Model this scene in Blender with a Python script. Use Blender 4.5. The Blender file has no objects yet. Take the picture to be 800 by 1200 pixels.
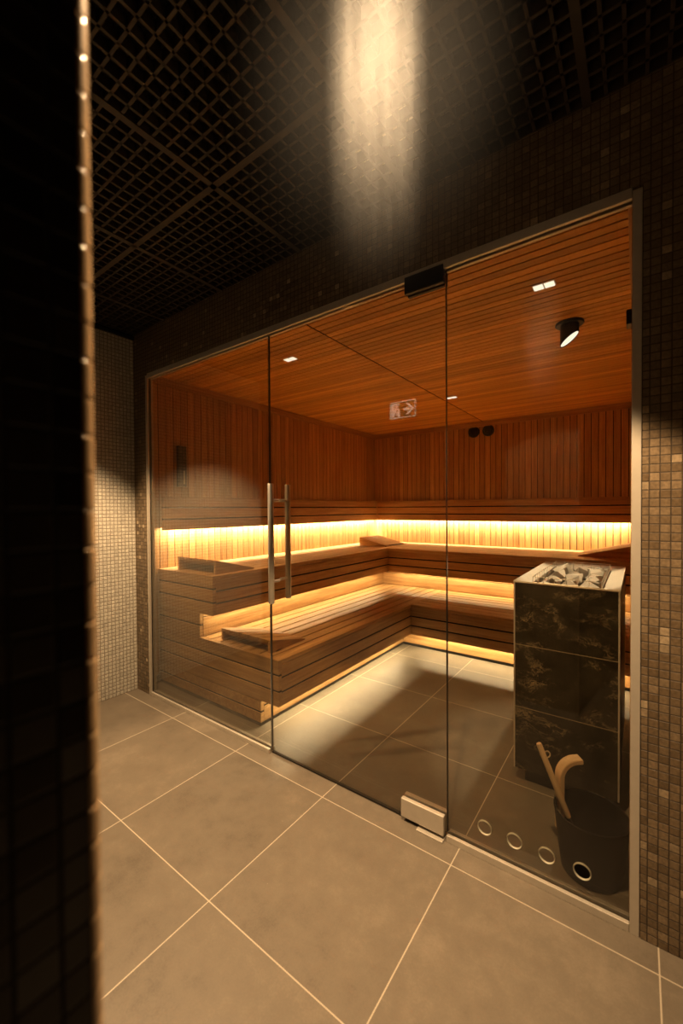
import bpy, bmesh, math, random
from mathutils import Vector, Matrix
R = math.radians
sc = bpy.context.scene
col = sc.collection
rnd = random.Random(7)

# ------------------------------------------------------------------ camera
CAM_H = 1.30
F_PX = 476.7
YAW = 36.144
cam_d = bpy.data.cameras.new('camera')
cam = bpy.data.objects.new('camera', cam_d)
col.objects.link(cam)
cam_d.sensor_fit = 'VERTICAL'
cam_d.sensor_height = 36.0
cam_d.sensor_width = 24.0
cam_d.lens = F_PX / 1200 * 36.0
cam_d.clip_start = 0.02
PITCH = 0.886
ROLL = -0.369
ROLLSIGN = 1
SH_SIGN = 1
cam.location = (0, 0, CAM_H)
cam.matrix_world = Matrix.Translation((0, 0, CAM_H)) @ Matrix.Rotation(R(YAW), 4, 'Z') @ Matrix.Rotation(R(90 - PITCH), 4, 'X') @ Matrix.Rotation(R(ROLLSIGN * ROLL), 4, 'Z')
cam_d.shift_y = SH_SIGN * 3.868 / 1200
cam_d.dof.use_dof = True
cam_d.dof.focus_distance = 3.0
cam_d.dof.aperture_fstop = 2.6
sc.camera = cam

# ------------------------------------------------------------------ colour / render look
sc.view_settings.view_transform = 'Standard'
sc.view_settings.look = 'None'
sc.view_settings.gamma = 1
sc.view_settings.exposure = 0.0
sc.view_settings.use_curve_mapping = False
sc.cycles.max_bounces = 14
sc.cycles.diffuse_bounces = 7
sc.cycles.glossy_bounces = 5
sc.cycles.transparent_max_bounces = 24
sc.cycles.sample_clamp_indirect = 6.0
sc.cycles.caustics_reflective = False
sc.cycles.caustics_refractive = False
sc.cycles.use_denoising = True
sc.cycles.volume_step_rate = 0.4

w = bpy.data.worlds.new('world')
sc.world = w
w.use_nodes = True
w.node_tree.nodes['Background'].inputs[0].default_value = (0.5, 0.36, 0.22, 1)
w.node_tree.nodes['Background'].inputs[1].default_value = 0.0

# ------------------------------------------------------------------ node helpers
class NT:
    def __init__(self, name):
        self.m = bpy.data.materials.new(name)
        self.m.use_nodes = True
        self.t = self.m.node_tree
        self.t.nodes.clear()
        self.out = self.t.nodes.new('ShaderNodeOutputMaterial')
    def n(self, typ, **kw):
        nd = self.t.nodes.new(typ)
        for k, v in kw.items():
            if k.startswith('i_'):
                nd.inputs[int(k[2:])].default_value = v
            else:
                setattr(nd, k, v)
        return nd
    def l(self, a, b):
        self.t.links.new(a, b)
    def math(self, op, a, b=None, c=None, clamp=False):
        nd = self.n('ShaderNodeMath', operation=op, use_clamp=clamp)
        for i, v in enumerate((a, b, c)):
            if v is None: continue
            if isinstance(v, (int, float)): nd.inputs[i].default_value = v
            else: self.l(v, nd.inputs[i])
        return nd.outputs[0]
    def vmath(self, op, a, b=None):
        nd = self.n('ShaderNodeVectorMath', operation=op)
        for i, v in enumerate((a, b)):
            if v is None: continue
            if isinstance(v, tuple): nd.inputs[i].default_value = v
            else: self.l(v, nd.inputs[i])
        return nd.outputs[0]
    def ramp(self, fac, stops):
        nd = self.n('ShaderNodeValToRGB')
        els = nd.color_ramp.elements
        while len(els) > 1: els.remove(els[-1])
        els[0].position = stops[0][0]; els[0].color = (*stops[0][1], 1)
        for p, c in stops[1:]:
            e = els.new(p); e.color = (*c, 1)
        self.l(fac, nd.inputs[0])
        return nd.outputs[0]
    def mix(self, fac, a, b, blend='MIX'):
        nd = self.n('ShaderNodeMix', data_type='RGBA', blend_type=blend)
        for i, v in ((0, fac), (6, a), (7, b)):
            if isinstance(v, (int, float)): nd.inputs[i].default_value = v
            elif isinstance(v, tuple): nd.inputs[i].default_value = (*v, 1)
            else: self.l(v, nd.inputs[i])
        return nd.outputs[2]
    def bsdf(self, color=None, rough=0.5, metal=0.0, normal=None, spec=0.5):
        p = self.n('ShaderNodeBsdfPrincipled')
        for key, v in (('Base Color', color), ('Roughness', rough), ('Metallic', metal), ('Normal', normal), ('Specular IOR Level', spec)):
            if v is None: continue
            if isinstance(v, tuple): p.inputs[key].default_value = (*v, 1)
            elif isinstance(v, (int, float)): p.inputs[key].default_value = v
            else: self.l(v, p.inputs[key])
        self.l(p.outputs[0], self.out.inputs[0])
        return p
    def obj_co(self):
        return self.n('ShaderNodeTexCoord').outputs['Object']

def noise(N, co, scale, detail=4, rough=0.55, mapscale=None):
    if mapscale:
        co = N.vmath('MULTIPLY', co, mapscale)
    nd = N.n('ShaderNodeTexNoise')
    nd.inputs['Scale'].default_value = scale
    nd.inputs['Detail'].default_value = detail
    nd.inputs['Roughness'].default_value = rough
    N.l(co, nd.inputs['Vector'])
    return nd.outputs[0]

def mat_plain(name, c, rough=0.5, metal=0.0, mott=0.15, spec=0.5, scale=30):
    N = NT(name)
    f = noise(N, N.obj_co(), scale)
    d = tuple(x * (1 - mott) for x in c); b = tuple(min(1, x * (1 + mott)) for x in c)
    N.bsdf(N.ramp(f, [(0.3, d), (0.7, b)]), rough, metal, None, spec)
    return N.m

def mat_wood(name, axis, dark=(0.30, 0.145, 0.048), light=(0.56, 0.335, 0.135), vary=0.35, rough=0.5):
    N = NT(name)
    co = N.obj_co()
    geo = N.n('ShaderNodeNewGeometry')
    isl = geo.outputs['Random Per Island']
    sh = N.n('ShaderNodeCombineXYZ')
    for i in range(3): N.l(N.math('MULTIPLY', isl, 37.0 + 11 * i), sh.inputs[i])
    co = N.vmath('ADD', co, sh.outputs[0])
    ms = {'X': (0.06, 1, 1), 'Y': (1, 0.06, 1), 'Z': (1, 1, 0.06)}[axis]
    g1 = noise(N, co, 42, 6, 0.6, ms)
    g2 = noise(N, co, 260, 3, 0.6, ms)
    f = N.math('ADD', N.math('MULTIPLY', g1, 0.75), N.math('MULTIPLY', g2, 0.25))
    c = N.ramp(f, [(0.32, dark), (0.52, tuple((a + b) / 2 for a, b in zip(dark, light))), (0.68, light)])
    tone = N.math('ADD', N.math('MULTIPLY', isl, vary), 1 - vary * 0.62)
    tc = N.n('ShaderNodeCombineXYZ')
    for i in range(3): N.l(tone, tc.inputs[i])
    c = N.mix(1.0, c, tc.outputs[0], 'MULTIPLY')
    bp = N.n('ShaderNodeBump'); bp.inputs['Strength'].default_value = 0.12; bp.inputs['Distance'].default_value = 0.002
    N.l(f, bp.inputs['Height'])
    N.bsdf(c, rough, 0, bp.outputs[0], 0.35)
    return N.m

def mat_mosaic(name, u, v, stops, grout, pitch=0.025, gap=0.075, tilt=0.10, rough=0.35, wob=0.0):
    """square mosaic on the plane spanned by object axes u, v"""
    N = NT(name)
    co = N.obj_co()
    sp = N.n('ShaderNodeSeparateXYZ'); N.l(co, sp.inputs[0])
    idx = {'X': 0, 'Y': 1, 'Z': 2}
    a = N.math('DIVIDE', sp.outputs[idx[u]], pitch)
    b = N.math('DIVIDE', sp.outputs[idx[v]], pitch)
    if wob:
        wn = noise(N, co, 9, 2)
        b = N.math('ADD', b, N.math('MULTIPLY', N.math('SUBTRACT', wn, 0.5), wob))
    ca = N.math('FLOOR', a); cb = N.math('FLOOR', b)
    cell = N.n('ShaderNodeCombineXYZ'); N.l(ca, cell.inputs[0]); N.l(cb, cell.inputs[1])
    wh = N.n('ShaderNodeTexWhiteNoise', noise_dimensions='3D'); N.l(cell.outputs[0], wh.inputs['Vector'])
    fa = N.math('ABSOLUTE', N.math('SUBTRACT', N.math('FRACT', a), 0.5))
    fb = N.math('ABSOLUTE', N.math('SUBTRACT', N.math('FRACT', b), 0.5))
    mx = N.math('MAXIMUM', fa, fb)
    ht = N.n('ShaderNodeMapRange'); ht.inputs[1].default_value = 0.5 - gap; ht.inputs[2].default_value = 0.5 - gap * 0.45
    ht.inputs[3].default_value = 1; ht.inputs[4].default_value = 0
    N.l(mx, ht.inputs[0])
    tile = ht.outputs[0]
    c = N.ramp(wh.outputs['Value'], stops)
    mot = noise(N, co, 120, 3)
    mv = N.math('ADD', N.math('MULTIPLY', mot, 1.5), 0.30)
    mc = N.n('ShaderNodeCombineXYZ')
    for i in range(3): N.l(mv, mc.inputs[i])
    c = N.mix(1.0, c, mc.outputs[0], 'MULTIPLY')
    c = N.mix(tile, grout, c)
    geo = N.n('ShaderNodeNewGeometry')
    jit = N.vmath('SUBTRACT', wh.outputs['Color'], (0.5, 0.5, 0.5))
    jit = N.vmath('MULTIPLY', jit, (tilt * 2, tilt * 2, tilt * 2))
    nn = N.vmath('NORMALIZE', N.vmath('ADD', geo.outputs['Normal'], jit))
    bp = N.n('ShaderNodeBump'); bp.inputs['Strength'].default_value = 0.6; bp.inputs['Distance'].default_value = 0.003
    N.l(tile, bp.inputs['Height']); N.l(nn, bp.inputs['Normal'])
    rg = N.math('ADD', N.math('MULTIPLY', tile, rough - 0.85), 0.85)
    N.bsdf(c, rg, 0, bp.outputs[0], 0.5)
    return N.m

def mat_floor():
    N = NT('large grey floor tiles')
    co = N.obj_co()
    sp = N.n('ShaderNodeSeparateXYZ'); N.l(co, sp.inputs[0])
    a = N.math('DIVIDE', N.math('SUBTRACT', sp.outputs[0], -1.148), 0.600)
    b = N.math('DIVIDE', N.math('SUBTRACT', sp.outputs[1], 0.811), 0.600)
    cell = N.n('ShaderNodeCombineXYZ'); N.l(N.math('FLOOR', a), cell.inputs[0]); N.l(N.math('FLOOR', b), cell.inputs[1])
    wh = N.n('ShaderNodeTexWhiteNoise', noise_dimensions='3D'); N.l(cell.outputs[0], wh.inputs['Vector'])
    fa = N.math('ABSOLUTE', N.math('SUBTRACT', N.math('FRACT', a), 0.5))
    fb = N.math('ABSOLUTE', N.math('SUBTRACT', N.math('FRACT', b), 0.5))
    g = N.math('GREATER_THAN', N.math('MAXIMUM', fa, fb), 0.5 - 0.0030)
    off = N.vmath('MULTIPLY', wh.outputs['Color'], (9, 9, 9))
    co2 = N.vmath('ADD', co, off)
    n1 = noise(N, co2, 2.6, 6, 0.62)
    n2 = noise(N, co2, 14, 8, 0.7)
    n3 = noise(N, co, 180, 2, 0.6)
    f = N.math('ADD', N.math('ADD', N.math('MULTIPLY', n1, 0.5), N.math('MULTIPLY', n2, 0.35)), N.math('MULTIPLY', n3, 0.15))
    c = N.ramp(f, [(0.34, (0.098, 0.080, 0.060)), (0.46, (0.140, 0.116, 0.088)), (0.54, (0.156, 0.130, 0.098)), (0.66, (0.205, 0.170, 0.128))])
    tone = N.math('ADD', N.math('MULTIPLY', wh.outputs['Value'], 0.14), 0.93)
    tc = N.n('ShaderNodeCombineXYZ')
    for i in range(3): N.l(tone, tc.inputs[i])
    c = N.mix(1.0, c, tc.outputs[0], 'MULTIPLY')
    # a scatter of pale lint specks
    vo = N.n('ShaderNodeTexVoronoi'); vo.inputs['Scale'].default_value = 9.0; N.l(co, vo.inputs['Vector'])
    spk = N.math('LESS_THAN', vo.outputs['Distance'], 0.012)
    c = N.mix(N.math('MULTIPLY', spk, 0.6), c, (0.5, 0.44, 0.34))
    c = N.mix(g, c, (0.46, 0.40, 0.31))
    bp = N.n('ShaderNodeBump'); bp.inputs['Strength'].default_value = 0.15; bp.inputs['Distance'].default_value = 0.002
    N.l(f, bp.inputs['Height'])
    rg = N.math('ADD', N.math('MULTIPLY', n2, 0.25), 0.36)
    N.bsdf(c, rg, 0, bp.outputs[0], 0.4)
    return N.m

def mat_stone():
    N = NT('black veined stone')
    co = N.obj_co()
    warp = N.n('ShaderNodeTexNoise'); warp.inputs['Scale'].default_value = 3.0; warp.inputs['Detail'].default_value = 6; N.l(co, warp.inputs['Vector'])
    wv = N.vmath('MULTIPLY', N.vmath('SUBTRACT', warp.outputs['Color'], (0.5, 0.5, 0.5)), (0.40, 0.40, 0.25))
    c2 = N.vmath('ADD', co, wv)
    def veins(sc_, wd, ms):
        v = noise(N, c2, sc_, 10, 0.68, ms)
        return N.math('SUBTRACT', 1.0, N.math('MULTIPLY', N.math('ABSOLUTE', N.math('SUBTRACT', v, 0.5)), wd), clamp=True)
    patch = noise(N, c2, 6.5, 6, 0.62, (1, 1, 1.5))
    pm = N.math('MULTIPLY', N.math('SUBTRACT', patch, 0.50), 6.0, clamp=True)
    vein = N.math('MULTIPLY', N.math('MAXIMUM', veins(4.5, 60.0, (1, 1, 2.0)), N.math('MULTIPLY', veins(11.0, 40.0, (1, 1, 1.6)), 0.7)), pm)
    b1 = noise(N, c2, 34, 8, 0.72)
    blot = N.math('MULTIPLY', N.math('MULTIPLY', N.math('SUBTRACT', b1, 0.60), 12.0, clamp=True), pm)
    base = N.ramp(noise(N, c2, 9, 6), [(0.35, (0.012, 0.010, 0.007)), (0.65, (0.034, 0.029, 0.020))])
    c = N.mix(N.math('MULTIPLY', blot, 0.75), base, (0.24, 0.17, 0.075))
    c = N.mix(N.math('MULTIPLY', vein, 0.9), c, (0.42, 0.33, 0.20))
    N.bsdf(c, 0.28, 0, None, 0.5)
    return N.m

def mat_glass():
    N = NT('clear glass')
    lw = N.n('ShaderNodeLayerWeight'); lw.inputs['Blend'].default_value = 0.5
    f5 = N.math('POWER', lw.outputs['Facing'], 2.7)
    F = N.math('ADD', N.math('MULTIPLY', f5, 0.97), 0.024)
    tr = N.n('ShaderNodeBsdfTransparent'); tr.inputs[0].default_value = (0.87, 0.85, 0.79, 1)
    gl = N.n('ShaderNodeBsdfGlossy'); gl.inputs['Roughness'].default_value = 0.0; gl.inputs[0].default_value = (1, 1, 1, 1)
    ms = N.n('ShaderNodeMixShader')
    N.l(F, ms.inputs[0]); N.l(tr.outputs[0], ms.inputs[1]); N.l(gl.outputs[0], ms.inputs[2])
    N.l(ms.outputs[0], N.out.inputs[0])
    return N.m

def mat_emit(name, c, s):
    N = NT(name)
    co = N.obj_co()
    f = noise(N, co, 5)
    e = N.n('ShaderNodeEmission')
    N.l(N.ramp(f, [(0, tuple(x * 0.97 for x in c)), (1, c)]), e.inputs[0])
    e.inputs[1].default_value = s
    N.l(e.outputs[0], N.out.inputs[0])
    return N.m

def mat_brushed(name, c, rough=0.32):
    N = NT(name)
    f = noise(N, N.obj_co(), 60, 4, 0.6, (1, 1, 0.05))
    N.bsdf(N.ramp(f, [(0.3, tuple(x * 0.8 for x in c)), (0.7, c)]), rough, 1.0)
    return N.m

M = {}
M['wood_x'] = mat_wood('sauna wood grain x', 'X')
M['wood_y'] = mat_wood('sauna wood grain y', 'Y')
M['wood_z'] = mat_wood('sauna wood grain z', 'Z', vary=0.36, dark=(0.38, 0.175, 0.052), light=(0.63, 0.365, 0.135))
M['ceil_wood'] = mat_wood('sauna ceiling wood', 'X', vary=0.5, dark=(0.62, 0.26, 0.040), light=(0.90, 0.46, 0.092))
M['backing'] = mat_plain('dark felt and gap shade backing', (0.005, 0.003, 0.002), 0.9, spec=.1)
M['pale_wood'] = mat_wood('pale bucket wood', 'Z', dark=(0.62, 0.45, 0.26), light=(0.80, 0.62, 0.40), vary=0.05)
brown = [(0.0, (0.110, 0.076, 0.043)), (0.5, (0.150, 0.106, 0.062)), (0.94, (0.190, 0.138, 0.083)), (0.975, (0.22, 0.16, 0.098)), (0.988, (0.36, 0.28, 0.18))]
M['mos_xz'] = mat_mosaic('brown mosaic xz', 'X', 'Z', brown, (0.040, 0.028, 0.016))
M['mos_yz'] = mat_mosaic('brown mosaic yz', 'Y', 'Z', brown, (0.040, 0.028, 0.016))
white = [(0.0, (0.50, 0.47, 0.41)), (1.0, (0.61, 0.58, 0.50))]
M['shaded_mos'] = mat_mosaic('shaded brown mosaic yz', 'Y', 'Z', [(0, (.010, .008, .006)), (1, (.018, .014, .010))], (0.006, 0.005, 0.004))  # brown mosaic darkened: the pillar's unlit side is put into the colour
M['white_yz'] = mat_mosaic('white mosaic yz', 'Y', 'Z', white, (0.26, 0.23, 0.18), gap=0.12, tilt=0.03, rough=0.4)
M['floor'] = mat_floor()
M['stone'] = mat_stone()
M['glass'] = mat_glass()
M['alu'] = mat_plain('satin aluminium', (0.58, 0.53, 0.45), 0.42, 0.45, mott=.04)
M['steel'] = mat_plain('brushed steel', (0.64, 0.60, 0.54), 0.30, 0.8, mott=.05)
M['black'] = mat_plain('black paint', (0.012, 0.011, 0.010), 0.45)
M['dark'] = mat_plain('black plenum', (0.002, 0.002, 0.002), 0.9)
M['lattice'] = mat_plain('dark ceiling lattice', (0.034, 0.024, 0.015), 0.6)
M['pail'] = mat_plain('black pail plastic', (0.006, 0.005, 0.005), 0.6, spec=.25)
M['rim'] = mat_plain('pale stone rim', (0.74, 0.68, 0.58), 0.5, mott=0.06)
M['rock'] = mat_plain('grey heater rock', (0.56, 0.50, 0.41), 0.85, mott=0.35, scale=25)
M['edge'] = mat_plain('ground glass edge', (0.45, 0.43, 0.33), 0.35, mott=0.05)
M['gasket'] = mat_plain('black seal', (0.010, 0.008, 0.006), 0.5)
M['bullnose'] = mat_plain('glossy brown tile edge', (0.34, 0.235, 0.135), 0.18, mott=0.2)
M['joint'] = mat_plain('tan tile joint', (0.26, 0.21, 0.13), 0.6)
M['rope'] = mat_plain('pale rope', (0.62, 0.5, 0.33), 0.9)
M['lens'] = mat_emit('lamp lens', (1.0, 0.88, 0.74), 1.6)
M['led'] = mat_emit('warm strip', (1.0, 0.80, 0.46), 6.0)

# ------------------------------------------------------------------ mesh helpers
class MB:
    def __init__(self): self.bm = bmesh.new()
    def box(self, x0, x1, y0, y1, z0, z1, bev=0.0):
        b = bmesh.new()
        bmesh.ops.create_cube(b, size=1)
        bmesh.ops.scale(b, vec=(x1 - x0, y1 - y0, z1 - z0), verts=b.verts)
        bmesh.ops.translate(b, vec=((x0 + x1) / 2, (y0 + y1) / 2, (z0 + z1) / 2), verts=b.verts)
        if bev:
            bmesh.ops.bevel(b, geom=b.edges[:], offset=bev, segments=2, affect='EDGES', profile=0.5)
        self._add(b)
        return self
    def prism(self, pts, ext, bev=0.0):
        """pts: closed planar polygon (3D), ext: extrusion vector"""
        b = bmesh.new()
        vs = [b.verts.new(p) for p in pts]
        f = b.faces.new(vs)
        r = bmesh.ops.extrude_face_region(b, geom=[f])
        bmesh.ops.translate(b, vec=ext, verts=[v for v in r['geom'] if isinstance(v, bmesh.types.BMVert)])
        bmesh.ops.recalc_face_normals(b, faces=b.faces)
        if bev:
            bmesh.ops.bevel(b, geom=b.edges[:], offset=bev, segments=2, affect='EDGES', profile=0.5)
        self._add(b)
        return self
    def tube(self, pts, rad, seg=16, cap=True):
        pts = [Vector(p) for p in pts]
        rads = rad if isinstance(rad, (list, tuple)) else [rad] * len(pts)
        b = bmesh.new()
        rings = []
        up = None
        for i, p in enumerate(pts):
            if i == 0: t = pts[1] - p
            elif i == len(pts) - 1: t = p - pts[i - 1]
            else: t = pts[i + 1] - pts[i - 1]
            t.normalize()
            if up is None:
                up = Vector((0, 0, 1)) if abs(t.z) < 0.9 else Vector((1, 0, 0))
            a = t.cross(up).normalized(); c = a.cross(t).normalized(); up = c
            rings.append([b.verts.new(p + (a * math.cos(2 * math.pi * k / seg) + c * math.sin(2 * math.pi * k / seg)) * rads[i]) for k in range(seg)])
        for i in range(len(rings) - 1):
            for k in range(seg):
                b.faces.new((rings[i][k], rings[i][(k + 1) % seg], rings[i + 1][(k + 1) % seg], rings[i + 1][k]))
        if cap:
            b.faces.new(rings[0]); b.faces.new(rings[-1])
        bmesh.ops.recalc_face_normals(b, faces=b.faces)
        self._add(b)
        return self
    def lathe(self, prof, seg=48, close=False):
        b = bmesh.new()
        rings = []
        for (r, z) in prof:
            if r < 1e-6: rings.append([b.verts.new((0, 0, z))])
            else: rings.append([b.verts.new((r * math.cos(2 * math.pi * k / seg), r * math.sin(2 * math.pi * k / seg), z)) for k in range(seg)])
        pairs = [(i, i + 1) for i in range(len(rings) - 1)]
        if close: pairs.append((len(rings) - 1, 0))
        for i, j in pairs:
            A, B = rings[i], rings[j]
            for k in range(seg):
                q = (k + 1) % seg
                if len(A) == 1 and len(B) == 1: continue
                if len(A) == 1: b.faces.new((A[0], B[q], B[k]))
                elif len(B) == 1: b.faces.new((A[k], A[q], B[0]))
                else: b.faces.new((A[k], A[q], B[q], B[k]))
        bmesh.ops.recalc_face_normals(b, faces=b.faces)
        self._add(b)
        return self
    def torus(self, R0, r0, seg=48, sub=12, mat=None):
        b = bmesh.new()
        rings = []
        for k in range(seg):
            a = 2 * math.pi * k / seg
            rings.append([b.verts.new(((R0 + r0 * math.cos(2 * math.pi * j / sub)) * math.cos(a), (R0 + r0 * math.cos(2 * math.pi * j / sub)) * math.sin(a), r0 * math.sin(2 * math.pi * j / sub))) for j in range(sub)])
        for k in range(seg):
            for j in range(sub):
                b.faces.new((rings[k][j], rings[(k + 1) % seg][j], rings[(k + 1) % seg][(j + 1) % sub], rings[k][(j + 1) % sub]))
        bmesh.ops.recalc_face_normals(b, faces=b.faces)
        if mat: bmesh.ops.transform(b, matrix=mat, verts=b.verts)
        self._add(b)
        return self
    def _add(self, b):
        me = bpy.data.meshes.new('tmp'); b.to_mesh(me); b.free()
        self.bm.from_mesh(me); bpy.data.meshes.remove(me)
    def xf(self, m):
        bmesh.ops.transform(self.bm, matrix=m, verts=self.bm.verts)
        return self
    def build(self, name, material, parent=None, smooth=False, loc=None):
        me = bpy.data.meshes.new(name)
        self.bm.to_mesh(me); self.bm.free()
        me.materials.append(material)
        if smooth:
            for p in me.polygons: p.use_smooth = True
            try: me.set_sharp_from_angle(angle=R(40))
            except Exception: pass
        o = bpy.data.objects.new(name, me)
        col.objects.link(o)
        if parent: o.parent = parent
        if loc: o.location = loc
        return o

def tag(o, label=None, cat=None, group=None, kind=None):
    if label: o['label'] = label
    if cat: o['category'] = cat
    if group: o['group'] = group
    if kind: o['kind'] = kind
    return o
def empty(name, loc, label=None, cat=None, group=None, kind=None):
    o = bpy.data.objects.new(name, None)
    o.empty_display_size = 0.1
    col.objects.link(o); o.location = loc
    return tag(o, label, cat, group, kind)
def struct(o, label=None, cat=None):
    return tag(o, label, cat, None, 'structure')

# ------------------------------------------------------------------ layout constants
GY = 1.522           # glass plane
FY = 1.500            # front (room side) face of the tiled wall
GX0, GX1 = -2.775, -0.008
GTOP = 2.240
SX0, SX1 = -2.928, -0.02     # sauna interior
SY1 = 4.80
SC = 2.310           # sauna ceiling
RC = 2.555            # lattice underside
RX0, RX1 = -2.945, 1.55
RY0 = -2.6
DX0, DX1 = -1.578, -0.606   # door leaf

# ------------------------------------------------------------------ shell
struct(MB().box(RX0 - .15, RX1 + .15, RY0 - .15, SY1 + .2, -0.12, 0).build('floor', M['floor']), 'large brown-grey floor tiles with pale grout running under the glass', 'floor')
struct(MB().box(RX0 - .14, RX0, .33, FY - .0, 0, 2.535).build('wall_left', M['white_yz']), 'white small-mosaic wall beside the glass front', 'wall')
struct(MB().box(RX0 - .14, RX0 + .02, RY0, .3295, 0, 3.0).build('wall_left_rear', M['mos_yz']))
wf = MB()
wf.box(GX1 + .016, RX1, FY, GY + .028, 0, 3.0)
wf.box(RX0, GX0 - .014, FY, GY + .028, 0, 3.0)
wf.box(GX0 - .014, GX1 + .016, FY, GY + .028, GTOP + .012, 3.0)
struct(wf.build('wall_front', M['mos_xz']), 'dark brown mosaic wall framing the glass front', 'wall')
struct(MB().box(RX1, RX1 + .14, RY0, FY, 0, 3.0).build('wall_right', M['mos_yz']))
struct(MB().box(RX0, RX1, RY0 - .14, RY0, 0, 3.0).build('wall_rear', M['mos_xz']))
# pillar at the camera's left
PX0, PX1, PY0, PY1 = -0.742, -0.2965, -0.40, 0.117
pil = MB().box(PX0, PX1, PY0, PY1, 0, RC).build('pillar', M['shaded_mos'])
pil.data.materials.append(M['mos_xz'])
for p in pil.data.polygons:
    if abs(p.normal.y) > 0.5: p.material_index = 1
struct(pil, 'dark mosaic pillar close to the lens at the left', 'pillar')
bn = MB()
zz = 0.0
k = 0
while zz < RC - .025:
    jx = rnd.uniform(-.0003, .0003)
    # one rounded tile edge: quarter-round towards the room, softened ends
    b = bmesh.new()
    prof = []
    r0 = .0100
    rings = []
    zs = [(0.0001, 0.0014), (0.0004, 0.0008), (0.0009, 0.0003), (0.0015, 0.0), (0.0024, 0.0), (0.0226, 0.0), (0.0235, 0.0), (0.0241, 0.0003), (0.0246, 0.0008), (0.0249, 0.0014)]
    for z, ins in zs:
        ring = []
        for q in range(9):
            a = q / 8 * math.pi / 2
            ring.append(b.verts.new((PX1 - r0 + (r0 - ins) * math.cos(a) + jx + .001, PY1 + (r0 - ins) * math.sin(a), zz + z)))
        ring.append(b.verts.new((PX1 - r0, PY1 - .001, zz + z)))
        rings.append(ring)
    for i in range(len(rings) - 1):
        for q in range(len(rings[0])):
            q2 = (q + 1) % len(rings[0])
            b.faces.new((rings[i][q], rings[i][q2], rings[i + 1][q2], rings[i + 1][q]))
    b.faces.new(rings[0]); b.faces.new(rings[-1])
    bmesh.ops.recalc_face_normals(b, faces=b.faces)
    bn._add(b)
    zz += .025
bn.build('corner_edge', M['bullnose'], pil, smooth=True)

# room ceiling: black plenum, open-cell lattice and its tee bars
ce = MB().box(RX0 - .14, RX1 + .14, RY0 - .14, FY, 2.98, 3.05).build('ceiling', M['dark'])
struct(ce, 'black open-cell lattice ceiling', 'ceiling')
la = MB()
x_t = -1.335; y_t = 1.0
xs = [x_t + i * .6 for i in range(-3, 6)]; ys = [y_t + i * .6 for i in range(-6, 2)]
x = x_t - 1.6
BW = .0045
while x < RX1:
    if min(abs(x - t) for t in xs) > .02 and x > RX0:
        la.box(x - BW, x + BW, RY0, FY, RC, RC + .035)
    x += .05
y = y_t - 3.6
while y < FY:
    if min(abs(y - t) for t in ys) > .02 and y > RY0:
        la.box(RX0, RX1, y - BW, y + BW, RC, RC + .035)
    y += .05
la.build('lattice', M['lattice'], ce)
tb = MB()
for t in xs:
    if RX0 < t < RX1: tb.box(t - .012, t + .012, RY0, FY, RC - .004, RC + .04)
for t in ys:
    if RY0 < t < FY: tb.box(RX0, RX1, t - .012, t + .012, RC - .004, RC + .04)
tb.build('tee_bar', M['lattice'], ce)
struct(MB().box(RX0, RX0 + .02, RY0, FY, RC - .035, RC - .012).build('trim_1', M['black']))

# ------------------------------------------------------------------ sauna shell
def planks_vertical(axis, a0, a1, fixed, depth, z0, z1, pitch=.062, gap=.006):
    m = MB()
    a = a0
    while a < a1 - .01:
        b = min(a + pitch - gap, a1)
        if axis == 'y': m.box(fixed - depth, fixed, a, b, z0, z1)
        else: m.box(a, b, fixed, fixed + depth, z0, z1)
        a += pitch
    return m
wl = planks_vertical('y', GY + .030, SY1, SX0, .006, 0.0, SC).build('wall_sauna_left', M['wood_z'])
struct(wl, 'left sauna wall of upright orange boards', 'wall')
MB().box(SX0 - .06, SX0 - .0062, GY + .030, SY1 + .06, 0, 3.0).build('backing', M['backing'], wl)
wb = planks_vertical('x', SX0, SX1, SY1, .006, 0.0, SC).build('wall_sauna_back', M['wood_z'])
struct(wb, 'back sauna wall of upright orange boards', 'wall')
MB().box(SX0 - .06, SX1 + .06, SY1 + .0062, SY1 + .08, 0, 3.0).build('backing', M['backing'], wb)
wr = planks_vertical('y', GY + .030, SY1, SX1 + .006, .006, 0.0, SC).build('wall_sauna_right', M['wood_z'])
struct(wr)
MB().box(SX1 + .0062, SX1 + .07, GY + .030, SY1 + .06, 0, 3.0).build('backing', M['backing'], wr)
sl = MB()
y = GY + .031
seam = -1.475
while y < SY1 - .01:
    y1 = min(y + .0440, SY1)
    sl.box(SX0, seam - .007, y, y1, SC, SC + .005)
    sl.box(seam + .007, SX1, y, y1, SC, SC + .005)
    y += .052
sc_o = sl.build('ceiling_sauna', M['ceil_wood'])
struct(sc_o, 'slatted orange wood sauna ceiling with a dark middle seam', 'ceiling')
MB().box(SX0 - .06, SX1 + .06, GY + .030, SY1 + .06, SC + .0052, SC + .06).build('backing', M['backing'], sc_o)
struct(MB().box(SX0, SX0 + .018, GY + .031, SY1, SC - .062, SC - .004, .002).build('trim_2', M['wood_y']))
struct(MB().box(SX0 + .018, SX1, SY1 - .018, SY1, SC - .062, SC - .004, .002).build('trim_3', M['wood_x']))
struct(MB().box(SX1 - .012, SX1, GY + .031, SY1 - .02, SC - .062, SC - .004, .002).build('trim_4', M['wood_y']))
struct(MB().box(SX0, SX0 + .016, GY + .031, 1.68, .0, .06, .001).build('baseboard_left', M['black']))

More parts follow.
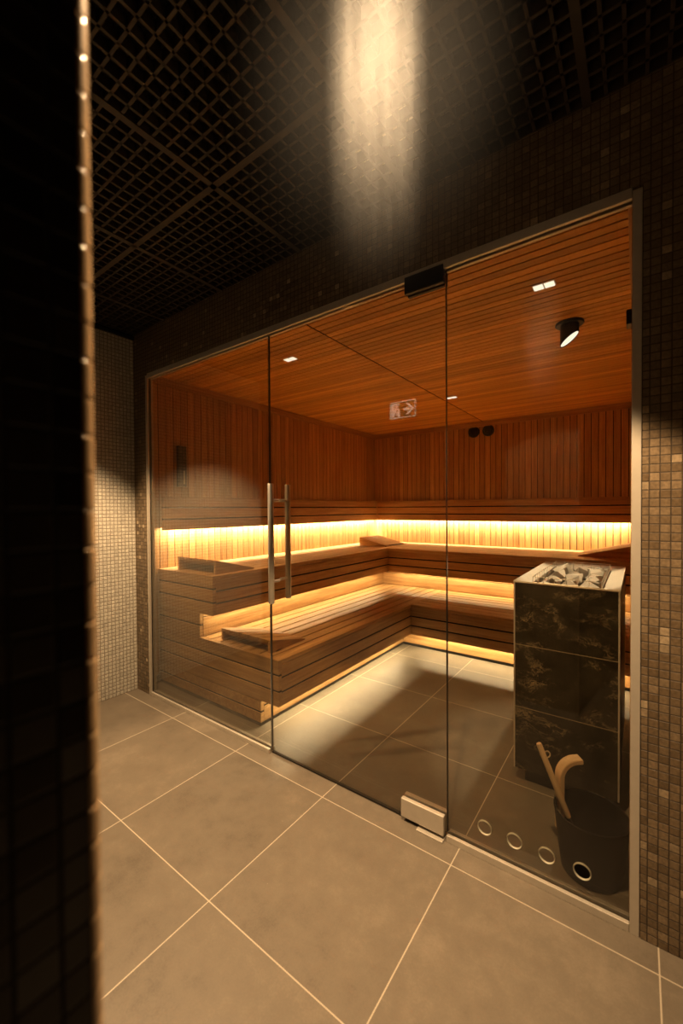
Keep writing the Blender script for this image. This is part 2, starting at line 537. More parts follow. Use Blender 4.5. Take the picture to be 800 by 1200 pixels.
# ------------------------------------------------------------------ aluminium channels round the glass
CW = .022
def channel(name, x0, x1, z0, z1, upright):
    m = MB()
    if upright:
        m.box(x0, x1, GY - .022, GY - .008, z0, z1, .0012)
        m.box(x0, x1, GY + .008, GY + .022, z0, z1, .0012)
    else:
        m.box(x0, x1, GY - .022, GY - .008, z0, z1, .0012)
        m.box(x0, x1, GY + .008, GY + .022, z0, z1, .0012)
    return struct(m.build(name, M['alu']))
channel('trim_5', GX0 - .012, GX0 + .010, 0, GTOP, True)
channel('trim_6', GX1 - .010, GX1 + .014, 0, GTOP, True)
channel('trim_7', GX0 + .011, GX1 - .011, GTOP - .022, GTOP + .010, False)
channel('trim_8', GX0 + .011, DX0 - .006, .0, .022, False)
channel('trim_9', DX1 + .006, GX1 - .011, .0, .026, False)

# ------------------------------------------------------------------ glass
def pane(x0, x1, z0, z1, holes=(), hr=.025, th=.010):
    cu = bpy.data.curves.new('pane', 'CURVE'); cu.dimensions = '2D'; cu.fill_mode = 'BOTH'; cu.extrude = th / 2
    s = cu.splines.new('POLY'); s.points.add(3)
    for p, c in zip(s.points, ((x0, z0), (x1, z0), (x1, z1), (x0, z1))): p.co = (*c, 0, 1)
    s.use_cyclic_u = True
    for hx, hz in holes:
        s = cu.splines.new('POLY'); n = 40; s.points.add(n - 1)
        for k, p in enumerate(s.points):
            a = 2 * math.pi * k / n
            p.co = (hx + hr * math.cos(a), hz + hr * math.sin(a), 0, 1)
        s.use_cyclic_u = True
    o = bpy.data.objects.new('tmpc', cu); col.objects.link(o)
    dg = bpy.context.evaluated_depsgraph_get()
    me = bpy.data.meshes.new_from_object(o.evaluated_get(dg))
    bpy.data.objects.remove(o); bpy.data.curves.remove(cu)
    me.transform(Matrix.Translation((0, GY, 0)) @ Matrix.Rotation(R(90), 4, 'X'))
    me.materials.clear(); me.materials.append(M['glass'])
    return me
def glass_obj(name, me, parent=None):
    me.name = name
    o = bpy.data.objects.new(name, me); col.objects.link(o)
    if parent: o.parent = parent
    return o
w1 = struct(glass_obj('window_1', pane(GX0 + .004, DX0 - .004, .006, GTOP - .004)), 'fixed clear glass pane left of the glass door', 'window')
HX = [-.459, -.3545, -.25, -.145]; HZ = .108
w2 = struct(glass_obj('window_2', pane(DX1 + .004, GX1 - .004, .006, GTOP - .004, [(h, HZ) for h in HX])), 'fixed clear glass pane with four round air holes', 'window')
for h in HX:
    MB().torus(.0248, .0019, 40, 8, Matrix.Translation((h, GY, HZ)) @ Matrix.Rotation(R(90), 4, 'X') @ Matrix.Diagonal((1, 1, 2.2, 1))).build('hole_edge', M['edge'], w2, smooth=True)
MB().box(DX0 - .0055, DX0 - .0045, GY - .005, GY + .005, .022, GTOP - .024).build('polished_edge', M['gasket'], w1)
MB().box(DX1 + .0012, DX1 + .0038, GY - .005, GY + .005, .026, GTOP - .024).build('polished_edge', M['gasket'], w2)

door = empty('door_1', (0, 0, 0), 'frameless glass sauna door with steel bar handles', 'door', None, 'structure')
glass_obj('door_glass', pane(DX0, DX1, .010, GTOP - .026), door)
MB().box(DX0 + .0002, DX0 + .0012, GY - .005, GY + .005, .010, GTOP - .026).build('polished_edge', M['gasket'], door)
HXc = -1.512
for nm, yy, zb, zt in (('outer_handle', GY - .062, .820, 1.431), ('inner_handle', GY + .062, .826, 1.431)):
    h = MB().tube([(HXc, yy, zb), (HXc, yy, zb + .002), (HXc, yy, zt - .002), (HXc, yy, zt)], [.0135, .015, .015, .0135], 24)
    ho = h.build(nm, M['steel'], door, smooth=True)
    for zz in (zb + .11, zt - .085):
        y0, y1 = sorted((yy, GY + (.005 if yy > GY else -.005)))
        MB().tube([(HXc, y0, zz), (HXc, y1, zz)], .0075, 16).build('standoff', M['steel'], ho, smooth=True)
hm = MB()
hm.box(DX1 - .166, DX1 + .000, GY - .024, GY - .006, GTOP - .072, GTOP - .004, .0025)
hm.box(DX1 - .166, DX1 + .000, GY + .006, GY + .024, GTOP - .072, GTOP - .022, .0025)
hm.build('top_hinge', M['black'], door)
hm = MB()
hm.box(DX1 - .190, DX1 - .004, GY - .026, GY - .006, .018, .095, .003)
hm.box(DX1 - .190, DX1 - .004, GY + .006, GY + .026, .018, .095, .003)
hm.box(DX1 - .182, DX1 - .012, GY - .006, GY + .006, .004, .016, .001)
bh = hm.build('bottom_hinge', M['alu'], door)
MB().box(DX1 - .115, DX1 - .004, GY - .040, GY + .030, .0, .005, .001).build('floor_plate', M['alu'], door)
MB().box(DX0 + .002, DX1 - .19, GY - .006, GY + .006, .003, .010).build('bottom_seal', M['gasket'], door)

# ------------------------------------------------------------------ benches
BY0 = 1.655
UBX = -2.262; LBX = -1.663; RSX = -2.406; PLX = -1.813      # left bench: upper front, lower front, riser, plinth
UBY = 3.97; LBY = 3.33; RSY = 4.11; PLY = 3.48          # back bench
UT, UB_ = .860, .598
LT, LB_ = .431, .162
TH = .026
BK = MB()  # added dark sheets behind bench and backrest boards stand in for gap shade
def backing(root):
    global BK
    bp(BK, 'backing', M['backing'], root); BK = MB()
def boards_z(m, kind, a0, a1, pos, z0, z1, n, gap=.012):
    """n stacked boards on a plane; kind 'x' = plane x=pos running along y, 'y' = plane y=pos running along x"""
    h = (z1 - z0 + gap) / n
    if kind == 'x': BK.box(pos - TH - .004, pos - .006, a0 + .002, a1 - .002, z0 + .002, z1 - .002)
    else: BK.box(a0 + .002, a1 - .002, pos + .006, pos + TH + .004, z0 + .002, z1 - .002)
    for i in range(n):
        b0 = z0 + i * h; b1 = b0 + h - gap
        if kind == 'x': m.box(pos - TH, pos, a0, a1, b0, b1, .0012)
        else: m.box(a0, a1, pos, pos + TH, b0, b1, .0012)
def slats(m, along, a0, a1, c0, c1, z0, z1, n, gap=.010):
    h = (c1 - c0 + gap) / n
    if along == 'y': BK.box(c0 + .002, c1 - .002, a0 + .002, a1 - .002, z0 + .004, z1 - .006)
    else: BK.box(a0 + .002, a1 - .002, c0 + .002, c1 - .002, z0 + .004, z1 - .006)
    for i in range(n):
        b0 = c0 + i * h; b1 = b0 + h - gap
        if along == 'y': m.box(b0, b1, a0, a1, z0, z1, .003)
        else: m.box(a0, a1, b0, b1, z0, z1, .003)
# upper left bench
ub = empty('sauna_bench', ((SX0 + UBX) / 2, 3.2, LT), 'upper wooden bench along the left sauna wall', 'bench')
def bp(m, name, mat, root):
    o = m.build(name, mat, root)
    o.matrix_parent_inverse = Matrix.Translation(-root.location)
    return o
m = MB(); slats(m, 'y', BY0 + TH, SY1 - .005, SX0 + .004, UBX, UT - .026, UT, 7); bp(m, 'seat', M['wood_y'], ub)
m = MB(); boards_z(m, 'x', BY0 + TH, UBY + TH, UBX, UB_, UT - .028, 3); bp(m, 'front_panel', M['wood_y'], ub)
m = MB(); boards_z(m, 'y', SX0 + .004, UBX, BY0, UB_, UT, 3); boards_z(m, 'y', SX0 + .004, RSX - .002, BY0, LT + .002, UB_ - .004, 2); bp(m, 'end_panel', M['wood_x'], ub)
m = MB(); boards_z(m, 'x', BY0 + TH, RSY + TH, RSX, LT + .002, UT - .03, 3, .006); bp(m, 'riser', M['wood_y'], ub)
backing(ub)
# lower left bench
lb = empty('sauna_bench', ((SX0 + LBX) / 2, 2.9, 0), 'lower wooden bench along the left sauna wall', 'bench')
m = MB(); slats(m, 'y', BY0 + TH, RSY - .002, RSX + .004, LBX, LT - .026, LT, 8); bp(m, 'seat', M['wood_y'], lb)
m = MB(); boards_z(m, 'x', BY0 + TH, LBY + TH, LBX, LB_, LT - .028, 3); bp(m, 'front_panel', M['wood_y'], lb)
m = MB(); boards_z(m, 'y', SX0 + .004, LBX, BY0, LB_, LT, 3); bp(m, 'end_panel', M['wood_x'], lb)
m = MB(); boards_z(m, 'y', SX0 + .004, PLX, BY0, .028, LB_ - .008, 2); boards_z(m, 'x', BY0 + TH, PLY + TH, PLX, .028, LB_ + .15, 3); bp(m, 'plinth', M['wood_y'], lb)
m = MB(); m.box(SX0 + .004, PLX - .012, BY0 + .012, PLY + .05, 0, .028); bp(m, 'kick_board', M['black'], lb)
backing(lb)
# back benches
ub2 = empty('sauna_bench', (-1.2, 4.4, LT), 'upper wooden bench along the back sauna wall', 'bench')
m = MB(); slats(m, 'x', UBX + .004, SX1 - .004, UBY, SY1 - .005, UT - .026, UT, 7); bp(m, 'seat', M['wood_x'], ub2)
m = MB(); boards_z(m, 'y', UBX + .002, SX1 - .004, UBY, UB_, UT - .028, 3); bp(m, 'front_panel', M['wood_x'], ub2)
m = MB(); boards_z(m, 'y', RSX + .002, SX1 - .004, RSY, LT + .002, UT - .03, 3, .006); bp(m, 'riser', M['wood_x'], ub2)
backing(ub2)
lb2 = empty('sauna_bench', (-.9, 3.9, 0), 'lower wooden bench along the back sauna wall', 'bench')
m = MB(); slats(m, 'x', LBX + .004, SX1 - .004, LBY, RSY - .002, LT - .026, LT, 8); bp(m, 'seat', M['wood_x'], lb2)
m = MB(); boards_z(m, 'y', LBX + .002, SX1 - .004, LBY, LB_, LT - .028, 3); bp(m, 'front_panel', M['wood_x'], lb2)
m = MB(); boards_z(m, 'y', PLX + .002, SX1 - .004, PLY, .028, LB_ + .15, 3); bp(m, 'plinth', M['wood_x'], lb2)
m = MB(); m.box(PLX - .010, SX1 - .004, PLY + .012, PLY + .05, 0, .028); bp(m, 'kick_board', M['black'], lb2)

backing(lb2)
# backrests (light-shielding boards on both walls)
BZ0, BZ1 = 1.148, 1.402
BO = .075
br = empty('backrest', (SX0 + .04, 3.2, BZ0), 'three-board wooden backrest along the left sauna wall above the light strip', 'backrest')
m = MB(); boards_z(m, 'x', 1.665, SY1 - BO, SX0 + BO, BZ0, BZ1, 3); bp(m, 'boards', M['wood_y'], br)
m = MB()
for yy in (1.70, 2.7, 3.6, 4.5): bp(MB().box(SX0 + .001, SX0 + BO - TH - .004, yy, yy + .04, BZ0 + .03, BZ1 - .02), 'wall_batten', M['wood_z'], br)
backing(br)
br2 = empty('backrest', (-1.2, SY1 - .04, BZ0), 'three-board wooden backrest along the back sauna wall above the light strip', 'backrest')
m = MB(); boards_z(m, 'y', SX0 + BO, SX1 - .004, SY1 - BO, BZ0, BZ1, 3); bp(m, 'boards', M['wood_x'], br2)
m = MB()
for xx in (-2.6, -1.8, -1.0, -.3): bp(MB().box(xx, xx + .04, SY1 - BO + TH + .004, SY1 - .001, BZ0 + .03, BZ1 - .02), 'wall_batten', M['wood_z'], br2)
backing(br2)
# led strips
def strip(name, x0, x1, y0, y1, z, label):
    o = MB().box(x0, x1, y0, y1, z, z + .008, .001).build(name, M['led'])
    return tag(o, label, 'light strip')
strip('light_strip', SX0 + .030, SX0 + .044, 1.69, SY1 - .05, BZ0 + .022, 'glowing light strip hidden behind the left backrest')
strip('light_strip', SX0 + .05, SX1 - .01, SY1 - .044, SY1 - .030, BZ0 + .022, 'glowing light strip hidden behind the back backrest')

# ------------------------------------------------------------------ headrests
def headrest(loc, rz, L, W, H, label, z):
    """high end at local y=0, sloping down to y=L; width along x"""
    root = empty('headrest', (loc[0], loc[1], z), label, 'headrest')
    root.rotation_euler = (0, 0, rz)
    t = .018
    for xx in (-W / 2, W / 2 - t):
        MB().prism([(xx, 0, 0), (xx, L, 0), (xx, L, .008), (xx, .012, H), (xx, 0, H)], (t, 0, 0), .0015).build('side_panel', M['wood_y'], root)
    s = MB(); n = 5; inner = W - 2 * t - .004; g = .009
    wd = (inner + g) / n - g
    for i in range(n):
        x0 = -inner / 2 + i * (wd + g)
        s.prism([(x0, -.002, H - .016), (x0, L - .07, .006), (x0, L - .02, .006), (x0, L - .005, .012), (x0, -.002, H + .002)], (wd, 0, 0), .001)
    s.build('slats', M['wood_y'], root)
    MB().box(-inner / 2, inner / 2, .016, .034, H - .040, H - .024, .001).build('crossbar', M['wood_x'], root)
    return root
headrest((-2.535, 1.715), 0, .34, .446, .095, 'sloping slatted headrest at the glass end of the upper left bench', UT)
headrest((-2.025, 1.715), 0, .32, .462, .076, 'sloping slatted headrest at the glass end of the lower left bench', LT)
headrest((-2.73, 4.33), R(-90), .37, .45, .095, 'sloping slatted headrest in the far left corner of the benches', UT)
headrest((-.050, 4.43), R(90), .39, .46, .105, 'sloping slatted headrest at the right end of the upper back bench, behind the heater', UT)

# ------------------------------------------------------------------ heater
HX0, HX1, HY0, HY1 = -.474, -.062, 2.03, 2.85
HB, HT = .070, .953
ht = empty('sauna_heater', ((HX0 + HX1) / 2, (HY0 + HY1) / 2, 0), 'tall sauna heater clad in dark veined stone tiles, filled with rocks', 'heater')
m = MB()
e = .003
step = (HT - HB) / 3
for i in range(3):
    z0 = HB + i * step; z1 = z0 + step - e
    m.box(HX0, HX1, HY0, HY0 + .014, z0, z1, .0008)
    m.box(HX0, HX1, HY1 - .014, HY1, z0, z1, .0008)
    m.box(HX0, HX0 + .014, HY0 + .0145, HY1 - .0145, z0, z1, .0008)
    m.box(HX1 - .014, HX1, HY0 + .0145, HY1 - .0145, z0, z1, .0008)
bp(m, 'cladding', M['stone'], ht)
m = MB()
for (xx, yy) in ((HX0 - .002, HY0 - .002), (HX1 - .004, HY0 - .002), (HX0 - .002, HY1 - .004), (HX1 - .004, HY1 - .004)):
    bp(MB().box(xx, xx + .006, yy, yy + .006, HB, HT), 'corner_profile', M['alu'], ht)
m = MB()
for i in (1, 2):
    z = HB + i * step - e
    m.box(HX0 - .0003, HX1 + .0003, HY0 - .0003, HY0 + .0140, z, z + e)
    m.box(HX0 - .0003, HX0 + .014, HY0 + .0142, HY1 - .0146, z, z + e)
bp(m, 'tile_joint', M['joint'], ht)
m = MB()
m.box(HX0 + .016, HX1 - .016, HY0 + .016, HY1 - .016, HB, .84)
bp(m, 'inner_casing', M['black'], ht)
m = MB(); m.box(HX0 + .04, HX1 - .04, HY0 + .04, HY1 - .05, 0, HB); bp(m, 'recessed_base', M['black'], ht)
# sloped pale rim
m = MB()
rw = .062; zi = HT - .016
O = [(HX0 - .003, HY0 - .003), (HX1 + .003, HY0 - .003), (HX1 + .003, HY1 + .003), (HX0 - .003, HY1 + .003)]
I = [(HX0 + rw, HY0 + rw), (HX1 - rw, HY0 + rw), (HX1 - rw, HY1 - rw), (HX0 + rw, HY1 - rw)]
for i in range(4):
    j = (i + 1) % 4
    b = bmesh.new()
    tp = [b.verts.new((*p, z)) for p, z in ((O[i], HT + .004), (O[j], HT + .004), (I[j], zi), (I[i], zi))]
    bt = [b.verts.new((*p, z)) for p, z in ((O[i], HT - .002), (O[j], HT - .002), (I[j], zi - .05), (I[i], zi - .05))]
    b.faces.new(tp); b.faces.new(bt[::-1])
    for k in range(4):
        q = (k + 1) % 4
        b.faces.new((tp[k], bt[k], bt[q], tp[q]))
    bmesh.ops.recalc_face_normals(b, faces=b.faces)
    m._add(b)
bp(m, 'rim', M['rim'], ht)
m = MB(); m.box(HX0 + .03, HX1 - .03, HY0 + .03, HY1 - .03, .842, .880); bp(m, 'grate', M['black'], ht)
m = MB()
ix0, ix1, iy0, iy1 = HX0 + rw + .006, HX1 - rw - .006, HY0 + rw + .006, HY1 - rw - .006
for z in (.945, .972):
    m.tube([(ix0, iy0, z), (ix1, iy0, z), (ix1, iy1, z), (ix0, iy1, z), (ix0, iy0, z)], .0016, 6)
nx = 6
for k in range(nx + 1):
    xx = ix0 + (ix1 - ix0) * k / nx
    for yy in (iy0, iy1): m.tube([(xx, yy, .88), (xx, yy, .974)], .0014, 6)
for k in range(1, 12):
    yy = iy0 + (iy1 - iy0) * k / 12
    for xx in (ix0, ix1): m.tube([(xx, yy, .88), (xx, yy, .974)], .0014, 6)
bp(m, 'wire_cage', M['steel'], ht)
# rocks
variants = []
for v in range(7):
    b = bmesh.new()
    rr = random.Random(100 + v)
    for _ in range(13):
        d = Vector((rr.gauss(0, 1), rr.gauss(0, 1), rr.gauss(0, 1)))
        d = d / max(abs(d.x), abs(d.y), abs(d.z)) * rr.uniform(.75, 1.0)
        b.verts.new((max(-.8, min(.8, d.x)), max(-.8, min(.8, d.y)), max(-.8, min(.8, d.z))))
    hull = bmesh.ops.convex_hull(b, input=b.verts[:])
    bmesh.ops.delete(b, geom=[g for g in hull['geom_interior'] if isinstance(g, bmesh.types.BMVert)], context='VERTS')
    bmesh.ops.recalc_face_normals(b, faces=b.faces)
    bmesh.ops.bevel(b, geom=b.edges[:], offset=.03, segments=1, affect='EDGES')
    me = bpy.data.meshes.new('heater_rock'); b.to_mesh(me); b.free(); me.materials.append(M['rock'])
    variants.append(me)
nr = 0
first = None
NY, NX = 7, 3
for iy in range(NY):
    for ixx in range(NX):
        px = ix0 + .048 + (ix1 - ix0 - .096) * ixx / (NX - 1) + rnd.uniform(-.004, .004)
        py = iy0 + .050 + (iy1 - iy0 - .100) * iy / (NY - 1) + rnd.uniform(-.005, .005)
        me = variants[nr % 7]
        if first is None:
            o = bpy.data.objects.new('heater_rock', me); first = o
        else:
            o = first.copy(); o.data = me
        s_ = (rnd.uniform(.034, .040), rnd.uniform(.040, .047), rnd.uniform(.036, .050))
        rot = Matrix.Rotation(rnd.uniform(0, 6), 4, 'Z') @ Matrix.Rotation(rnd.uniform(-.9, .9), 4, 'X')
        mt = rot @ Matrix.Diagonal((*s_, 1))
        zmin = min((mt @ v.co).z for v in me.vertices)
        o.matrix_world = Matrix.Translation((px, py, .8805 - zmin)) @ mt
        tag(o, 'angular grey rock heaped in the top of the stone-clad heater', 'rock', 'rocks in the sauna heater')
        col.objects.link(o); nr += 1

# ------------------------------------------------------------------ bucket and ladle
BC = Vector((-.134, 1.682, 0))
bk = empty('bucket', BC, 'black round sauna bucket with a bent wood handle on the floor by the glass', 'bucket')
MB().lathe([(0, 0), (.088, 0), (.094, .004), (.104, .08), (.1165, .205), (.1185, .2085), (.1185, .213), (.1165, .215), (.1125, .213), (.108, .19), (.098, .08), (.089, .012), (0, .010)], 64).build('body', M['pail'], bk, smooth=True)
right = Vector((.8075, .59, 0)); fwd = Vector((-.59, .8075, 0))
def band(path, wdir, width, thick):
    """bent wooden strap along path; wdir = width direction"""
    b = bmesh.new(); rings = []
    n = len(path)
    for i, p in enumerate(path):
        t = (path[min(i + 1, n - 1)] - path[max(i - 1, 0)]).normalized()
        nrm = t.cross(wdir).normalized()
        rings.append([b.verts.new(p + wdir * a * width / 2 + nrm * c * thick / 2) for a, c in ((-1, -1), (1, -1), (1, 1), (-1, 1))])
    for i in range(n - 1):
        for k in range(4):
            q = (k + 1) % 4
            b.faces.new((rings[i][k], rings[i][q], rings[i + 1][q], rings[i + 1][k]))
    b.faces.new(rings[0]); b.faces.new(rings[-1])
    bmesh.ops.recalc_face_normals(b, faces=b.faces)
    bmesh.ops.bevel(b, geom=[e for e in b.edges if len(e.link_faces) == 2 and e.calc_face_angle(0) > .7], offset=.002, segments=2, affect='EDGES')
    return b
base = -right * .078 + fwd * .062
path = []
for t in range(5): path.append(base + Vector((0, 0, .10 + .05 * t)))
z0 = .30; rad = .062
for t in range(1, 9):
    a = t / 8 * R(84)
    path.append(base + right * (rad * (1 - math.cos(a))) + Vector((0, 0, z0 + rad * math.sin(a))))
path.append(path[-1] + right * .022 + Vector((0, 0, .001)))
hb = MB(); hb._add(band(path, fwd, .040, .017)); hb.build('handle', M['pale_wood'], bk)
ld = empty('ladle', (BC.x - .01, BC.y - .01, .012), 'wooden-handled ladle leaning in the black bucket', 'ladle')
lt = Vector((-.297, 1.640, .424)) - ld.location; lbm = Vector((-.201, 1.655, .180)) - ld.location
MB().tube([lt, lt + (lbm - lt) * .02, lt + (lbm - lt) * .97, lbm], [.0085, .010, .010, .0085], 16).build('grip', M['pale_wood'], ld, smooth=True)
cup_c = Vector((.02, .02, .024))
MB().tube([lbm - (lbm - lt).normalized() * .01, cup_c + Vector((-.03, -.01, .03))], .0045, 10).build('rod', M['black'], ld, smooth=True)
MB().lathe([(0, -.022), (.022, -.019), (.034, -.004), (.037, .022), (.0345, .022), (.031, -.002), (.02, -.015), (0, -.018)], 32).xf(Matrix.Translation(cup_c)).build('cup', M['black'], ld, smooth=True)
lp = lt + (lbm - lt) * .16
MB().torus(.011, .0022, 20, 8, Matrix.Translation(lp + right * .014 + Vector((0, 0, .002))) @ Matrix.Rotation(R(YAW), 4, 'Z') @ Matrix.Rotation(R(80), 4, 'X')).tube([lp - right * .012, lp + right * .006], .0022, 8).build('cord_loop', M['rope'], ld, smooth=True)

# ------------------------------------------------------------------ small fittings inside
tm = empty('sand_timer', (SX0, 1.855, 1.484), 'slim black sand timer mounted on the left sauna wall', 'timer')
MB().box(0, .030, -.036, .036, .0, .32, .003).build('case', M['black'], tm)
MB().box(.0305, .0325, .004, .018, .02, .125, .0005).build('glass_tube', M['edge'], tm)
for i, (vx, lab) in enumerate(((-1.57, 'left of two round black vents high on the back sauna wall'), (-1.403, 'right of two round black vents high on the back sauna wall'))):
    vt = MB().lathe([(0, 0), (.066, 0), (.066, .008), (.058, .016), (.050, .010), (.040, .026), (0, .030)], 40).xf(Matrix.Rotation(R(90), 4, 'X')).build('air_vent', M['black'], None, True, (vx, SY1, 2.194))
    tag(vt, lab, 'vent', 'round vents on the back wall')
sn = MB().box(-.022, 0, -.03, .03, -.028, .028, .003).build('sensor_box', M['black'], None, False, (SX1, 1.96, 2.035))
tag(sn, 'small black sensor box high on the right sauna wall beside the frame', 'sensor')
# twin-square recessed lamps
for (lx, ly, lab) in ((-.352, 2.054, 'twin-square ceiling lamp above the front of the heater'), (-1.895, 2.023, 'twin-square ceiling lamp above the left benches near the glass'), (-1.381, 3.605, 'twin-square ceiling lamp near the ceiling seam towards the back wall')):
    r_ = empty('ceiling_lamp', (lx, ly, SC), lab, 'lamp', 'twin-square ceiling lamps')
    MB().box(-.047, .047, -.0265, .0265, -.0015, .006, .0005).build('bezel', M['rim'], r_)
    for s in (-1, 1): MB().box(s * .023 - .020, s * .023 + .020, -.023, .023, -.0035, -.0016, .0003).build('lens', M['lens'], r_)
# cylinder spotlight, cut at a slant
sp = empty('spotlight', (-.310, 2.554, SC), 'black cylinder ceiling spotlight with slanted bright lens above the heater', 'spotlight')
MB().lathe([(0, 0), (.070, 0), (.070, -.008), (.066, -.012), (0, -.012)], 40).build('flange', M['black'], sp, True)
b = bmesh.new()
seg = 40; rc = .046
# slant: the open end faces down and towards -y/+x
sd = Vector((.8075 * .8 + .59 * .6, .59 * .8 - .8075 * .6)).normalized()
def cutz(x, y): return -.088 + .034 * (x * sd.x + y * sd.y) / rc
top = [b.verts.new((rc * math.cos(2 * math.pi * k / seg), rc * math.sin(2 * math.pi * k / seg), -.012)) for k in range(seg)]
low = [b.verts.new((v.co.x, v.co.y, cutz(v.co.x, v.co.y))) for v in top]
inn = [b.verts.new((v.co.x * .93, v.co.y * .93, cutz(v.co.x * .93, v.co.y * .93))) for v in top]
ind = [b.verts.new((v.co.x * .93, v.co.y * .93, cutz(v.co.x * .93, v.co.y * .93) + .004)) for v in top]
for A, B in ((top, low), (low, inn), (inn, ind)):
    for k in range(seg): b.faces.new((A[k], A[(k + 1) % seg], B[(k + 1) % seg], B[k]))
b.faces.new(top[::-1])
bmesh.ops.recalc_face_normals(b, faces=b.faces)
mb = MB(); mb._add(b); mb.build('barrel', M['black'], sp, True)
b = bmesh.new()
b.faces.new([b.verts.new((rc * .92 * math.cos(2 * math.pi * k / seg), rc * .92 * math.sin(2 * math.pi * k / seg), cutz(rc * .92 * math.cos(2 * math.pi * k / seg), rc * .92 * math.sin(2 * math.pi * k / seg)) + .003)) for k in range(seg)])
f = b.faces[:]; r_ = bmesh.ops.extrude_face_region(b, geom=f)
bmesh.ops.translate(b, vec=(0, 0, .003), verts=[v for v in r_['geom'] if isinstance(v, bmesh.types.BMVert)])
bmesh.ops.recalc_face_normals(b, faces=b.faces)
mb = MB(); mb._add(b); mb.build('lens', M['lens'], sp)

# ------------------------------------------------------------------ exit sign hanging behind the camera, seen mirrored in the glass
ex = empty('exit_sign', (-1.935, -.67, 2.305), 'hanging lit exit sign with running figure and arrow, mirrored in the glass door', 'sign')
SW, SH = .143, .084
M['sign_green'] = mat_emit('lit sign green', (0.20, 0.24, 0.06), 1.0)
M['sign_white'] = mat_emit('lit sign white', (1.0, 0.84, 0.60), 5.0)
MB().box(-SW - .006, SW + .006, -.02, -.001, -SH - .006, SH + .006, .003).build('housing', M['rim'], ex)
MB().box(-SW, SW, -.001, .001, -SH, SH).build('face', M['sign_green'], ex)
m = MB()
fw = .007
m.box(-SW, SW, .001, .003, SH - fw, SH).box(-SW, SW, .001, .003, -SH, -SH + fw).box(-SW, -SW + fw, .001, .003, -SH, SH).box(SW - fw, SW, .001, .003, -SH, SH)
m.build('border', M['sign_white'], ex)
# door panel with figure (on -x side), arrow pointing to +x
def poly(m, pts): m.prism([(x, .0012, z) for x, z in pts], (0, .0016, 0))
def limb(m, x0, z0, x1, z1, wd):
    d = Vector((x1 - x0, z1 - z0)).normalized(); n = Vector((-d.y, d.x)) * wd / 2
    poly(m, [(x0 + n.x, z0 + n.y), (x1 + n.x, z1 + n.y), (x1 - n.x, z1 - n.y), (x0 - n.x, z0 - n.y)])
m = MB()
# doorway rectangle outline pieces leaving the runner dark inside
poly(m, [(-.125, .066), (-.035, .066), (-.035, .050), (-.125, .050)])
poly(m, [(-.125, .050), (-.098, .050), (-.098, -.070), (-.125, -.070)])
poly(m, [(-.052, .000), (-.035, .000), (-.035, -.070), (-.052, -.070)])
m.prism([(-.068 + .012 * math.cos(a * math.pi / 10), .0012, .034 + .012 * math.sin(a * math.pi / 10)) for a in range(20)], (0, .0016, 0))
limb(m, -.072, .020, -.082, -.016, .020)
limb(m, -.070, .016, -.044, .004, .009)
limb(m, -.074, .016, -.094, -.004, .009)
limb(m, -.080, -.014, -.058, -.034, .011)
limb(m, -.058, -.034, -.060, -.062, .010)
limb(m, -.084, -.014, -.092, -.044, .011)
limb(m, -.092, -.044, -.112, -.052, .010)
m.build('running_figure', M['sign_white'], ex)
m = MB()
poly(m, [(.012, .013), (.072, .013), (.072, -.013), (.012, -.013)])
poly(m, [(.128, 0), (.066, .056), (.038, .056), (.094, 0)])
poly(m, [(.128, 0), (.094, 0), (.038, -.056), (.066, -.056)])
m.build('arrow', M['sign_white'], ex)
for xx in (-.1, .1): MB().tube([(xx, -.01, SH), (xx, -.01, RC - 2.305)], .003, 8).build('hanger', M['black'], ex)

# ------------------------------------------------------------------ lights
def area(name, loc, rot, sx, sy, e, c, spread=180):
    l = bpy.data.lights.new(name, 'AREA'); l.shape = 'RECTANGLE'; l.size = sx; l.size_y = sy
    l.energy = e; l.color = c; l.spread = R(spread)
    o = bpy.data.objects.new(name, l); col.objects.link(o); o.location = loc; o.rotation_euler = rot
    return o
def spot(name, loc, e, c, ang, blend, rad=.03, target=None):
    l = bpy.data.lights.new(name, 'SPOT'); l.energy = e; l.color = c; l.spot_size = R(ang); l.spot_blend = blend; l.shadow_soft_size = rad
    o = bpy.data.objects.new(name, l); col.objects.link(o); o.location = loc
    if target is not None:
        o.rotation_euler = (Vector(target) - Vector(loc)).to_track_quat('-Z', 'Y').to_euler()
    return o
LED = (1.0, .86, .63)
LED2 = (1.0, .80, .49)
E1 = 26.0
LL = SY1 - 1.74; LX = SX1 - SX0 - .08
# behind the backrests
area('strip_light', (SX0 + .038, (1.69 + SY1 - .05) / 2, BZ0 + .019), (0, 0, 0), .012, LL, E1 * LL, LED)
area('strip_light', ((SX0 + SX1) / 2, SY1 - .038, BZ0 + .019), (0, 0, 0), LX, .012, E1 * LX, LED)
# under the upper benches
E2 = 7
area('strip_light', (UBX - .085, (BY0 + UBY) / 2, UB_ + .030), (0, 0, 0), .012, UBY - BY0 - .1, E2 * 2.3, LED2)
area('strip_light', ((UBX + SX1) / 2, UBY + .085, UB_ + .030), (0, 0, 0), SX1 - UBX - .1, .012, E2 * 2.2, LED2)
# under the lower benches
E3 = 9.5
area('strip_light', (LBX - .085, (BY0 + LBY) / 2 + .02, LB_ + .030), (0, 0, 0), .012, LBY - BY0 - .1, E3 * 1.65, LED2)
area('strip_light', ((LBX + SX1) / 2, LBY + .085, LB_ + .030), (0, 0, 0), SX1 - LBX - .1, .012, E3 * 1.6, LED2)
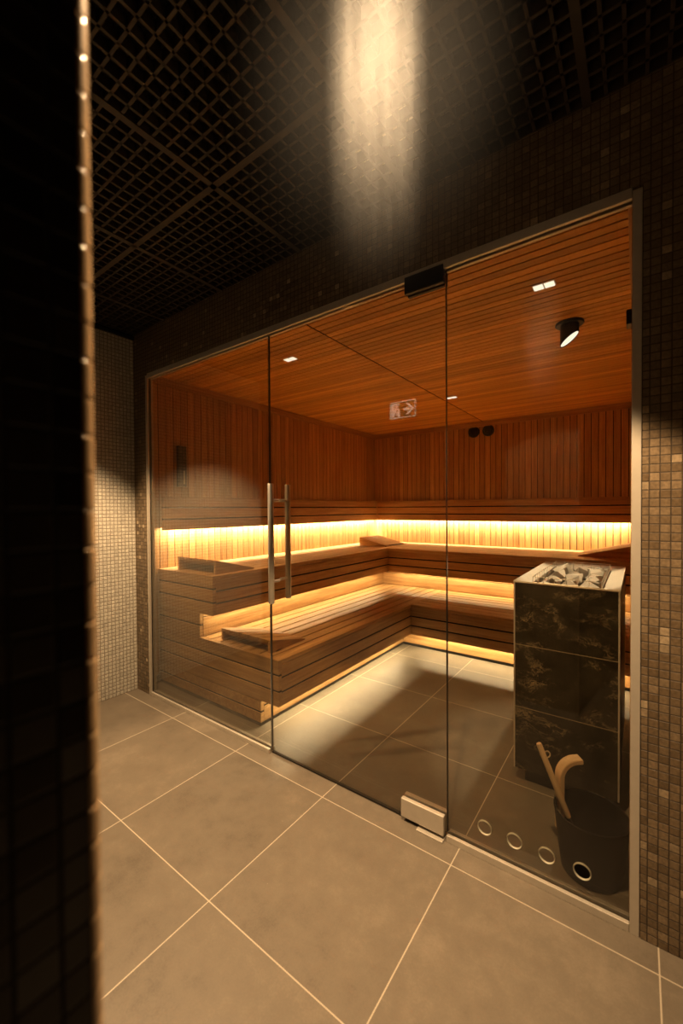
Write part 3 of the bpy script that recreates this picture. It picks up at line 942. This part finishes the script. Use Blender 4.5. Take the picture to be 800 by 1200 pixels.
# ceiling lamps
WARM = (1.0, .80, .52)
spot('lamp_light', (-.352, 2.054, SC - .01), 4, WARM, 110, .6, .03, (-.352, 2.054, 0))
spot('lamp_light', (-1.895, 2.023, SC - .01), 2, WARM, 110, .6, .03, (-1.895, 2.023, 0))
spot('lamp_light', (-1.381, 3.605, SC - .01), 2, WARM, 110, .6, .03, (-1.381, 3.605, 0))
spot('lamp_light', (-.29, 2.55, SC - .135), 105, WARM, 40, .5, .03, (-.27, 2.43, .9))
# room downlights in the lattice
RW = (1.0, .645, .33)
spot('room_downlight', (-2.135, .86, RC - .03), 350, RW, 90, .42, .02, (-2.135, .86, 0))
spot('room_downlight', (-.40, .75, RC - .03), 330, RW, 84, .15, .02, (-.40, .75, 0))

# ------------------------------------------------------------------ lit mist column under the ceiling
def mist():
    N = NT('lit mist')
    co = N.obj_co()
    sp_ = N.n('ShaderNodeSeparateXYZ'); N.l(co, sp_.inputs[0])
    r2 = N.math('ADD', N.math('POWER', sp_.outputs[0], 2), N.math('POWER', sp_.outputs[1], 2))
    r = N.math('SQRT', r2)
    core = N.n('ShaderNodeMapRange', interpolation_type='SMOOTHSTEP'); core.inputs[1].default_value = .045; core.inputs[2].default_value = .105; core.inputs[3].default_value = 1; core.inputs[4].default_value = 0
    N.l(r, core.inputs[0])
    halo = N.n('ShaderNodeMapRange', interpolation_type='SMOOTHSTEP'); halo.inputs[1].default_value = .05; halo.inputs[2].default_value = .30; halo.inputs[3].default_value = 1; halo.inputs[4].default_value = 0
    N.l(r, halo.inputs[0])
    st = noise(N, co, 40, 3, .6, (1, 1, .07))
    st = N.math('MULTIPLY', N.math('SUBTRACT', st, .25), 2.0, clamp=True)
    d = N.math('ADD', N.math('MULTIPLY', N.math('MULTIPLY', core.outputs[0], st), 6.2), N.math('MULTIPLY', halo.outputs[0], .18))
    # mist density shaped for even brightness: thinned near the lamp, fullest some 40 cm below, gone after 75 cm
    fl = N.n('ShaderNodeFloatCurve')
    cv = fl.mapping.curves[0]
    cv.points[0].location = (0, 0); cv.points[1].location = (1, .03)
    for px_, py_ in ((.12, .02), (.30, .15), (.50, .78), (.60, 1.0), (.78, .55), (.90, .2)): cv.points.new(px_, py_)
    fl.mapping.update()
    N.l(N.math('DIVIDE', N.math('SUBTRACT', RC - .02 - 2.2, sp_.outputs[2]), .75, clamp=True), fl.inputs['Value'])
    d = N.math('MULTIPLY', d, fl.outputs[0])
    v = N.n('ShaderNodeVolumeScatter'); v.inputs['Color'].default_value = (.17, .178, .19, 1); v.inputs['Anisotropy'].default_value = .0
    N.l(d, v.inputs['Density'])
    N.l(v.outputs[0], N.out.inputs['Volume'])
    N.m.cycles.volume_sampling = 'EQUIANGULAR'
    return N.m
mi = MB().lathe([(0, 1.75 - 2.2), (.31, 1.75 - 2.2), (.31, RC - .02 - 2.2), (0, RC - .02 - 2.2)], 40).build('mist', mist(), None, False, (-.412, .686, 2.2))
tag(mi, 'pale glowing column of mist falling from the lattice ceiling', 'mist', None, 'stuff')
